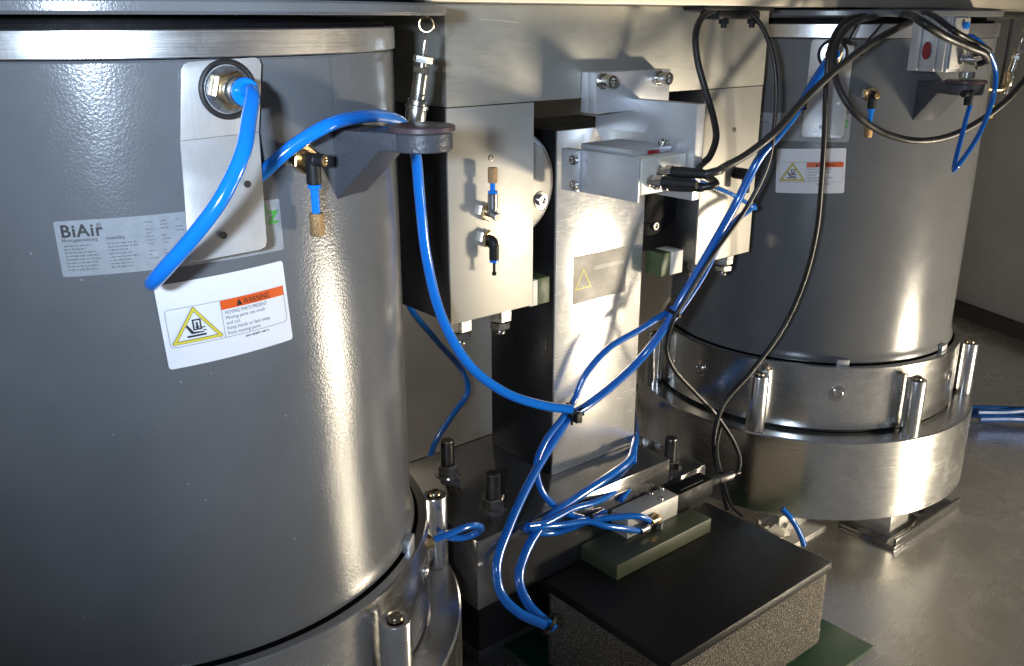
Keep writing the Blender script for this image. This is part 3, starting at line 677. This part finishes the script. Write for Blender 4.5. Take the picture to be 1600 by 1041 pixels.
# ------------------------------------------------------------------ sensor on the bracket
TS = thing('vibration_sensor', 'small pale box sensor with red mark and plugged cables on the bracket', 'sensor', (.945, .884, .7506))
bm = new(); box(bm, .9008, .9893, .822, .9455, .7506, .7985, .0022); bd = obj('sensor_body', bm, 'sensor_body', TS)
bm = new(); box(bm, .9043, .9847, .8436, .9414, .7987, .8073, .003); obj('lid', bm, 'bracket_aluminium', TS)
bm = new(); box(bm, .9342, .9558, .8415, .8434, .7995, .8042, .0004); obj('red_mark', bm, 'red_plastic', TS)
p = Vector((.9733, .8528, .8075)); bm = new(); socket(bm, p, (0, -.5, 1), .0065, .007); obj('lid_screw', bm, 'screw_steel', TS)
plugs = []
for (x, z) in ((.9167, .7681), (.9301, .763), (.9342, .7795)):
    d = Vector((.30, -.95, .02)).normalized(); p = Vector((x, .822, z))
    bm = new(); lathe(bm, [(.0085, 0), (.0085, .003), (.0062, .004), (.0062, .010), (.0088, .011), (.0088, .019), (.0070, .020)], 20, p, d); obj('plug_socket', bm, 'nickel', TS)
    plugs.append((p + d*.02, d))

# ------------------------------------------------------------------ foam pedestal with plates and valve
bm = new(); box(bm, .80, 1.262, .600, .985, .0008, .0040, .0005); tag(obj('green_sheet', bm, 'green_pvc'), 'thin dark green plastic sheet on the floor under the foam block', 'sheet')
bm = new(); box(bm, .826, 1.2, .662, .905, .0042, .1395, 0)
bmesh.ops.subdivide_edges(bm, edges=bm.edges[:], cuts=40, use_grid_fill=True)
for v in bm.verts: v.co += Vector((random.uniform(-1, 1), random.uniform(-1, 1), 0)) * .0012
tag(obj('foam_block', bm, 'foam', angle=180), 'grainy grey-brown foam block under the black rubber sheet', 'foam block')
bm = new(); box(bm, .820, 1.203, .657, .909, .1405, .1565, .0014); tag(obj('rubber_sheet', bm, 'rubber_sheet'), 'thick black rubber sheet lying on the foam block', 'rubber sheet')
bm = new(); box(bm, .903, 1.127, .838, .917, .157, .183, .0012); tag(obj('mounting_plate', bm, 'olive_plate'), 'dark olive slab on the rubber sheet under the grey valve', 'plate')
VZ = .1835
TV = thing('pneumatic_valve', 'grey valve body with black coil lying on the olive slab', 'valve', (1.03, .90, VZ))
bm = new(); box(bm, .970, 1.091, .881, .918, VZ, .2205, .0012); vb = obj('valve_body', bm, 'valve_grey', TV)
bm = new(); box(bm, 1.0915, 1.186, .8835, .916, VZ + .001, .2185, .002); vc = obj('coil_housing', bm, 'coil_black', TV)
bm = new(); box(bm, 1.105, 1.165, .889, .911, .2188, .2215, .001); obj('coil_cover', bm, 'coil_black', vc)
p = Vector((1.186, .896, .207)); dv = Vector((.9, -.35, .12)).normalized()
bm = new(); lathe(bm, [(.0085, 0), (.0105, .002), (.0105, .016), (.0085, .017), (.0085, .020), (.0095, .021), (.0090, .045), (.0050, .052)], 22, p, dv); obj('plug', bm, 'dark_bolt', TV)
for x, y in ((1.055, .889), (1.055, .911), (1.082, .911)):
    bm = new(); socket(bm, (x, y, .2206), (0, 0, 1), .0050, .005); obj('cover_screw', bm, 'screw_steel', vb)
for x in (1.030, 1.005):
    z = .203 if x > 1.02 else .196
    bm = new(); rod(bm, (x, .8805, z), (x, .868, z), .0075, 18, .0008); lathe(bm, [(.0072, 0), (.0072, .016), (.0062, .017)], 18, (x, .8725, z), (-1, -.05, .02)); obj('elbow_fitting', bm, 'brass' if x > 1.02 else 'gun_metal', TV)
bm = new(); rod(bm, (1.034, .872, .1838), (1.034, .872, .196), .0075, 18, .0006); obj('plug_screw', bm, 'gun_metal', TV)

# ------------------------------------------------------------------ hoses
def hose(label, pts, r, mat='hose_blue', name='air_hose', cat='hose', group='blue air hoses', n=14):
    bm = new(); tube(bm, pts, r, n); return tag(obj(name, bm, mat, angle=60), label, cat, group)
Y = aty
LC = LT.location + cp(TR + .043, -92.7, .914) + tan_(-92.7)*.002
hose('thick blue hose looping from the left tank connector over the arm to the clamp', [LC - rad(-92.7)*.01, LC + rad(-92.7)*.012,
    atd(388, 190, .715), atd(379, 240, .700), atd(346, 310, .695), atd(302, 370, .700), atd(264, 413, .712), atd(240, 440, .730), atd(240, 441, .752), atd(268, 412, .775), atd(310, 365, .790), atd(360, 314, .803), atd(412, 269, .813), atd(455, 231, .813), atd(510, 197, .820), atd(560, 183, .86), atd(605, 183, .92), atd(632, 198, .975), atd(649, 240, 1.02), atd(655, 300, 1.06), atd(666, 400, 1.10), atd(690, 495, 1.13), atd(733, 570, 1.16), atd(790, 614, 1.19), atd(850, 634, 1.22), atd(893, 640, 1.24)], .0062)
RC = RT_.location + Matrix.Rotation(R_(-55.5), 3, 'Z') @ (cp(TR + .043, -92.7, .914))
rdir = rad(-92.7 - 55.5)
hose('blue hose from the right tank connector through the clamp down to the foam block', [RC - rdir*.01, RC + rdir*.006, Y(1272, 128, .875), Y(1242, 178, .87), Y(1214, 214, .872), Y(1188, 245, .88), Y(1150, 318, .90), Y(1105, 398, .915), Y(1062, 472, .93), Y(1040, 510, .94), Y(1000, 562, .96), Y(958, 602, .97), Y(917, 634, .975), Y(890, 652, .970), Y(868, 685, .955), Y(832, 745, .93), Y(797, 820, .90), Y(776, 885, .875), Y(783, 928, .86), Y(810, 957, .84), Y(852, 977, .815)], .0068, 'hose_blue_deep')
hose('blue hose from behind the column right edge curving down to the foam block corner', [Y(988, 640, 1.22), Y(992, 690, .99), Y(984, 718, .955), Y(950, 745, .93), Y(900, 778, .92), Y(855, 812, .905), Y(822, 862, .885), Y(811, 905, .87), Y(826, 945, .85), Y(858, 976, .822), Y(866, 984, .815)], .0070, 'hose_blue_deep')
hose('thinner blue hose beside the bundle right of the bright column', [Y(1178, 322, .92), Y(1150, 345, .915), Y(1128, 375, .915), Y(1098, 432, .925), Y(1068, 478, .935), Y(1052, 500, .94)], .0052, 'hose_blue_deep')
hose('thin blue hose arching across the column through the clamp to the valve', [Y(1052, 482, .945), Y(1000, 515, .955), Y(950, 545, .965), Y(915, 585, .975), Y(897, 625, .975), Y(880, 652, .965), Y(852, 690, .95), Y(838, 728, .94), Y(848, 770, .93), Y(880, 799, .915), Y(920, 812, .90), Y(955, 809, .888), Y(1000, 807, .874), (1.016, .8728, .2035), (1.022, .8726, .203)], .0052, 'hose_blue_deep')
hose('thin blue hose looping left from the valve under the tie', [(.997, .8727, .196), (.990, .873, .196), Y(975, 826, .872), Y(945, 822, .876), Y(920, 815, .885), Y(880, 820, .89), Y(840, 824, .892), Y(822, 826, .90), Y(835, 832, .915), Y(870, 832, .918), Y(905, 820, .905), Y(945, 800, .917)], .0050, 'hose_blue_deep')
hose('thin blue hose hanging below the thick one beside the column foot', [Y(991, 700, .965), Y(988, 735, .945), Y(960, 768, .925), Y(930, 785, .91), Y(895, 795, .905), Y(850, 818, .895), Y(825, 822, .893)], .0050, 'hose_blue_deep')
hose('short thin blue hose dropping beside the column foot towards the valve', [Y(990, 705, .97), Y(990, 745, .94), Y(982, 765, .925), Y(970, 782, .915)], .0048, 'hose_blue_deep')
hose('slim blue hose hanging in the gap behind the left side block', [Y(632, 440, 1.50), Y(640, 478, 1.50), Y(680, 530, 1.52), Y(724, 583, 1.54), Y(731, 612, 1.54), Y(705, 652, 1.53), Y(680, 692, 1.52), Y(670, 728, 1.51), Y(664, 760, 1.50)], .0066, 'hose_blue_deep')
hose('small blue hose loop at the left tank collar behind the post', [Y(678, 843, .875), Y(700, 835, .87), Y(730, 823, .872), Y(750, 822, .885), Y(748, 831, .905), Y(725, 840, .915), Y(704, 840, .92), Y(685, 832, .93)], .0047, 'hose_blue_deep')
hp = Y(674, 845, .878); bm = new(); hexnut(bm, hp - Vector((.012, 0, 0)), (1, -.1, .05), .0085, .012); rod(bm, hp - Vector((.03, .0, .0)), hp, .006); tag(obj('hose_fitting', bm, 'brass'), 'small brown nut where the short blue loop enters the left collar', 'fitting')
hose('blue hose bent in a sharp V beside the right level valve', [Y(1508, 57, .68), Y(1520, 58, .66), Y(1542, 78, .65), Y(1556, 115, .65), Y(1551, 155, .65), Y(1532, 205, .65), Y(1508, 244, .65), Y(1493, 263, .652), Y(1490, 266, .66), Y(1493, 250, .668), Y(1502, 215, .675), Y(1511, 180, .68), Y(1516, 165, .68)], .0036, 'hose_blue_deep')
hose('thin blue hose running from the sensor to the black elbow', [Y(1078, 281, .81), Y(1095, 285, .82), Y(1128, 297, .86), Y(1155, 310, .905), Y(1180, 326, .92)], .0036, 'hose_blue_deep')
hose('short blue hose under the right tank base', [atz(1222, 795, .09), atz(1237, 812, .07), atz(1249, 833, .04), atz(1256, 852, .012)], .0055, 'hose_blue_deep')
bm = new(); p0 = Vector((2.27, .915, .02))
tag(obj('hose_bundle', M(lambda bm: [tube(bm, [p0 + Vector((.0, .0, dz)) + Vector((0.05*k + random.uniform(-.01, .01), -.045*k + dy, random.uniform(-.004, .004))) for k in range(7)], .009, 10) for dz, dy in ((0, 0), (0, .022), (.018, .01), (.018, -.012), (.0, -.022))]), 'hose_blue_dark'), 'bundle of dark blue hoses on the floor by the right wall', 'hose bundle')

# cables
def cable(label, pts, r, mat='cable_black', n=12): return hose(label, pts, r, mat, 'cable', 'cable', 'black cables', n)
def plug_boot(i): p, d = plugs[i]; return [p, p + d*.015, p + d*.030]
for i, nm in ((0, 'lower left'), (1, 'lowest'), (2, 'upper')):
    p, d = plugs[i]; bm = new(); tube(bm, [p - d*.002, p + d*.012, p + d*.034, p + d*.046], lambda u: .0078 - .0030*max(0, u - .3), 14, .003)
    obj('cable_boot', bm, 'rubber', TS)
pe = [p + d*.044 for p, d in plugs]
HZ = .975
cable('black cable looping from the left clamp plate down to the sensor plug', [Y(1140, 16, .925), Y(1115, 17, .915), Y(1097, 27, .905), Y(1087, 55, .895), Y(1090, 95, .885), Y(1102, 140, .87), Y(1115, 185, .85), Y(1119, 215, .835), Y(1110, 243, .825), Y(1092, 264, .805), pe[1] + Vector((.012, -.012, .004)), pe[1]], .0049)
cable('black cable in a long arc from the left clamp plate past the right panel', [Y(1140, 14, .925), Y(1165, 17, .915), Y(1188, 38, .90), Y(1207, 85, .885), Y(1213, 140, .875), Y(1209, 205, .87), Y(1199, 258, .875), Y(1168, 322, .89), Y(1112, 402, .905), Y(1075, 462, .92), Y(1050, 505, .93), Y(1041, 545, .945), Y(1052, 575, .945), Y(1085, 612, .94), Y(1120, 650, .93), Y(1146, 690, .91), Y(1156, 718, .895), Y(1153, 738, .885), Vector(p) + dv*.0 if False else Vector((1.186, .896, .207)) + dv*.062, Vector((1.186, .896, .207)) + dv*.046], .0038)
cable('thick grey-black cable rising from the sensor to the right clamp plate', [pe[2], pe[2] + Vector((.012, -.010, .004)), Y(1130, 262, .80), Y(1165, 243, .80), Y(1205, 212, .79), Y(1255, 158, .80), Y(1310, 106, .79), Y(1370, 62, .79), Y(1430, 33, .81), Y(1480, 23, .85), Y(1530, 20, .90)], .0055, 'cable_grey')
cable('black cable hanging straight down in front of the right tank warning label to the valve', [Y(1420, 22, .89), Y(1360, 24, .87), Y(1318, 35, .85), Y(1298, 70, .84), Y(1291, 130, .835), Y(1288, 210, .835), Y(1283, 290, .84), Y(1276, 360, .845), Y(1256, 440, .86), Y(1222, 515, .88), Y(1172, 583, .90), Y(1130, 633, .915), Y(1116, 680, .92), Y(1117, 715, .92), Y(1126, 755, .90), Y(1136, 795, .86)], .0042)
cable('black cable sagging in a wide loop across the right tank', [Y(1440, 20, .90), Y(1375, 25, .86), Y(1325, 42, .83), Y(1303, 85, .81), Y(1308, 130, .79), Y(1332, 172, .765), Y(1375, 205, .745), Y(1430, 220, .72), Y(1480, 214, .70), Y(1530, 190, .68), Y(1575, 155, .66), Y(1610, 115, .65)], .0052, 'cable_grey')
cable('black cable bending from the right clamp plate into the level valve plug', [Y(1405, 22, .88), Y(1425, 25, .74), Y(1443, 36, .665), Y(1475, 56, .65), Y(1515, 74, .645), Y(1538, 84, .64), Y(1541, 97, .645), Y(1525, 103, .655)], .0058)
cable('second black cable folded beside the level valve plug', [Y(1440, 21, .86), Y(1462, 27, .70), Y(1490, 48, .655), Y(1525, 68, .65), Y(1545, 82, .65), Y(1520, 88, .665)], .0042)
cable('thin black tie end dangling below the right cable bundle', [Y(1390, 24, .86), Y(1372, 45, .84), Y(1352, 70, .83), Y(1346, 88, .83)], .0018)
cable('thin black wire running along the bundle top right of the connector plate', [Y(1345, 22, .84), Y(1336, 45, .84), Y(1325, 65, .84)], .002)
cable('dark cable bundle under the table top edge at the upper right', [Y(1330, 28, .90), Y(1370, 21, .90), Y(1430, 19, .90), Y(1500, 20, .90), Y(1610, 26, .90)], .0080, 'cable_grey')
cable('thin black cable curling down onto the rubber sheet', [Y(1128, 660, .93), Y(1120, 700, .915), Y(1128, 745, .89), Y(1143, 790, .85), atz(1160, 806, .162)], .0030)
cable('black cord hanging at the right end beside the far coupling', [Y(1582, 30, .80), Y(1572, 90, .80), Y(1562, 140, .80)], .0030)

# ties
def tie(label, c, d, r, sq=True):
    bm = new(); d, u, v = frame(d)
    ring = [Vector(c) + (u*math.cos(k*math.pi/10) + v*math.sin(k*math.pi/10))*r for k in range(21)]
    for off in (-.0016, 0, .0016): tube(bm, [q + d*off for q in ring], .0016, 6, raw=True)
    if sq: box(bm, -.003, .003, -.0035, .0035, -.003, .003, .0006, Matrix.Translation(Vector(c) + u*(r + .002)))
    tag(obj('cable_tie', bm, 'black_plastic'), label, 'cable tie', 'black cable ties')
cc = Y(890, 645, .968)
bm = new(); dd = Vector((-.35, 0, .35)).normalized()
for k in range(2):
    c2 = cc + Vector((.004*k, -.002, -.006*k + .003)); d_, u_, v_ = frame(Vector((.8, -.2, .5)) if k == 0 else Vector((.5, -.2, .9)))
    rg = [c2 + (u_*math.cos(q*math.pi/10) + v_*math.sin(q*math.pi/10))*.0125 for q in range(21)]
    for off in (-.004, -.0015, .001, .0035): tube(bm, [q + d_*off for q in rg], .0022, 6, raw=True)
box(bm, -.006, .006, -.005, .005, -.008, .008, .001, Matrix.Translation(cc + Vector((.004, -.014, -.004))))
for q in ((.012, .010), (.016, -.002), (-.010, -.012), (.010, -.014)): rod(bm, cc + Vector((q[0]*.6, -.012, q[1]*.6)), cc + Vector((q[0], -.016, q[1])), .0022, 8)
tag(obj('hose_clamp', bm, 'black_plastic'), 'black clamp gathering the blue hoses in front of the column', 'clamp')
tie('black tie round the hose bundle right of the column', Y(1052, 489, .938), Y(1085, 430, .925) - Y(1040, 510, .94), .0135)
tie('black tie round the two thin hoses left of the valve', Y(921, 813, .893), (1, 0, 0), .0088)
tie('black tie round the two thick hoses at the foam block corner', Y(858, 977, .818), Y(866, 984, .812) - Y(835, 958, .835), .0135)
tie('small black tie on the blue hose near the right connector plate', Y(1254, 165, .868), Y(1242, 178, .87) - Y(1272, 128, .875), .0072, False)
tie('white-ended black tie on the bundle above the right tank', Y(1325, 66, .835), (0.2, -.2, 1), .0085)

# clamp plates under the table
for (xa, xb, lab) in ((1083, 1192, 'black clamp plate with two knobs under the table above the right panel'), (1352, 1550, 'longer black clamp plate under the table above the right tank')):
    A, B2 = Y(xa, 8, .93).x, Y(xb, 8, .93).x
    T = thing('cable_clamp_plate', lab, 'clamp plate', ((A + B2)/2, .93, .975), 0, 'clamp plates under the table')
    bm = new(); box(bm, A, B2, .908, .949, .9815, .9872, .001); obj('plate', bm, 'black_plastic', T)
    bm = new(); mid = (A + B2)/2; hwd = .05; box(bm, mid - hwd, mid + hwd, .908, .945, .969, .9812, .003); obj('saddle', bm, 'black_plastic', T)
    for dx in (-.033, .035):
        bm = new(); hexnut(bm, (mid + dx, .912, .9695), (0, 0, -1), .008, .007); rod(bm, (mid + dx, .912, .963), (mid + dx, .912, .957), .0045, 12, .0006); obj('knob', bm, 'black_plastic', T)

# level valve on the right support arm
aR = R_(-113); pv = RT_.location + Vector((math.cos(aR), math.sin(aR), 0))*(TR + .080)
V0 = aty(1478, 113, pv.y - .026)
TL = thing('level_valve', 'grey box level valve with red button above the pad of the right tank', 'valve', (pv.x, pv.y, .8795))
def vbx(name, x0, x1, y0, y1, z0, z1, mat, parent, bev=.001):
    bm = new(); box(bm, V0.x + x0, V0.x + x1, V0.y + y0, V0.y + y1, V0.z + z0, V0.z + z1, bev); return obj(name, bm, mat, parent)
vh = vbx('valve_housing', 0, .050, 0, .062, 0, .080, 'bracket_aluminium', TL)
for y0, y1 in ((.004, .011), (.017, .022), (.044, .050)): vbx('rib', -.005, -.0002, y0, y1, .001, .079, 'plate_aluminium', vh, .0008)
bm = new(); lathe(bm, [(.0085, 0), (.0085, .004), (.007, .005), (0, .005)], 20, V0 + Vector((-.0002, .033, .030)), (-1, 0, 0)); bmesh.ops.scale(bm, vec=(1, .75, 1.5), verts=bm.verts[:], space=Matrix.Translation(-(V0 + Vector((0, .033, .030))))); obj('red_button', bm, 'red_plastic', TL)
vbx('front_cover', .002, .048, -.003, -.0002, .004, .077, 'valve_grey', TL, .0006)
for dx, dz in ((.030, .066), (.016, .050)):
    bm = new(); q = V0 + Vector((dx, -.003, dz)); rod(bm, q, q + Vector((0, -.006, 0)), .0055, 16, .0006); obj('hose_socket', bm, 'hose_blue' if dz > .06 else 'screw_steel', TL)
bm = new(); q = V0 + Vector((.034, -.003, .018)); lathe(bm, [(.009, 0), (.009, .004), (.0075, .005), (.0075, .010), (.0095, .011), (.0095, .020)], 18, q, Vector((.35, -1, 0)).normalized()); obj('plug_socket', bm, 'nickel', TL)
bm = new(); rod(bm, (pv.x, pv.y, .8796), (pv.x, pv.y, .8898), .012, 20, .001); obj('spindle', bm, 'screw_steel', TL)
# elbow and pins below the arm
bm = new(); q = Y(1514, 150, .68); rod(bm, q + Vector((-.02, 0, .004)), q + Vector((.006, 0, .004)), .0055, 14, .0008); rod(bm, q + Vector((0, 0, .008)), q + Vector((0, 0, -.014)), .0062, 14, .0008); tag(obj('elbow_fitting', bm, 'black_plastic'), 'black elbow fitting feeding the V-bent blue hose', 'fitting')
bm = new(); q = Y(1570, 138, .86); tube(bm, [q + Vector((-.03, .02, 0)), q + Vector((-.008, .004, -.001)), q + Vector((.002, 0, .006)), q + Vector((.004, 0, .03))], .0065, 14, .004); tag(obj('brass_elbow', bm, 'brass'), 'gold coloured pipe elbow below the far right coupling', 'pipe elbow')
bm = new(); q = Y(1548, 175, .95); box(bm, q.x - .003, q.x + .010, q.y - .002, q.y + .002, q.z - .014, q.z + .014, .0005); tag(obj('yellow_tag', bm, 'yellow_tape'), 'small yellow tag at the right tank edge under the gold elbow', 'tag')

# crumpled film under the right base
bm = new(); c = atz(1205, 828, .02); bmesh.ops.create_icosphere(bm, subdivisions=3, radius=.030, matrix=Matrix.Translation(c) @ Matrix.Diagonal((1.6, 1, .6, 1)))
for v in bm.verts: v.co += Vector((random.uniform(-1, 1), random.uniform(-1, 1), random.uniform(-1, 1)))*.006
tag(obj('crumpled_film', bm, 'crumpled_film', angle=15), 'crumpled pale film on the floor under the right base ring', 'film')

scene.render.engine = 'CYCLES'
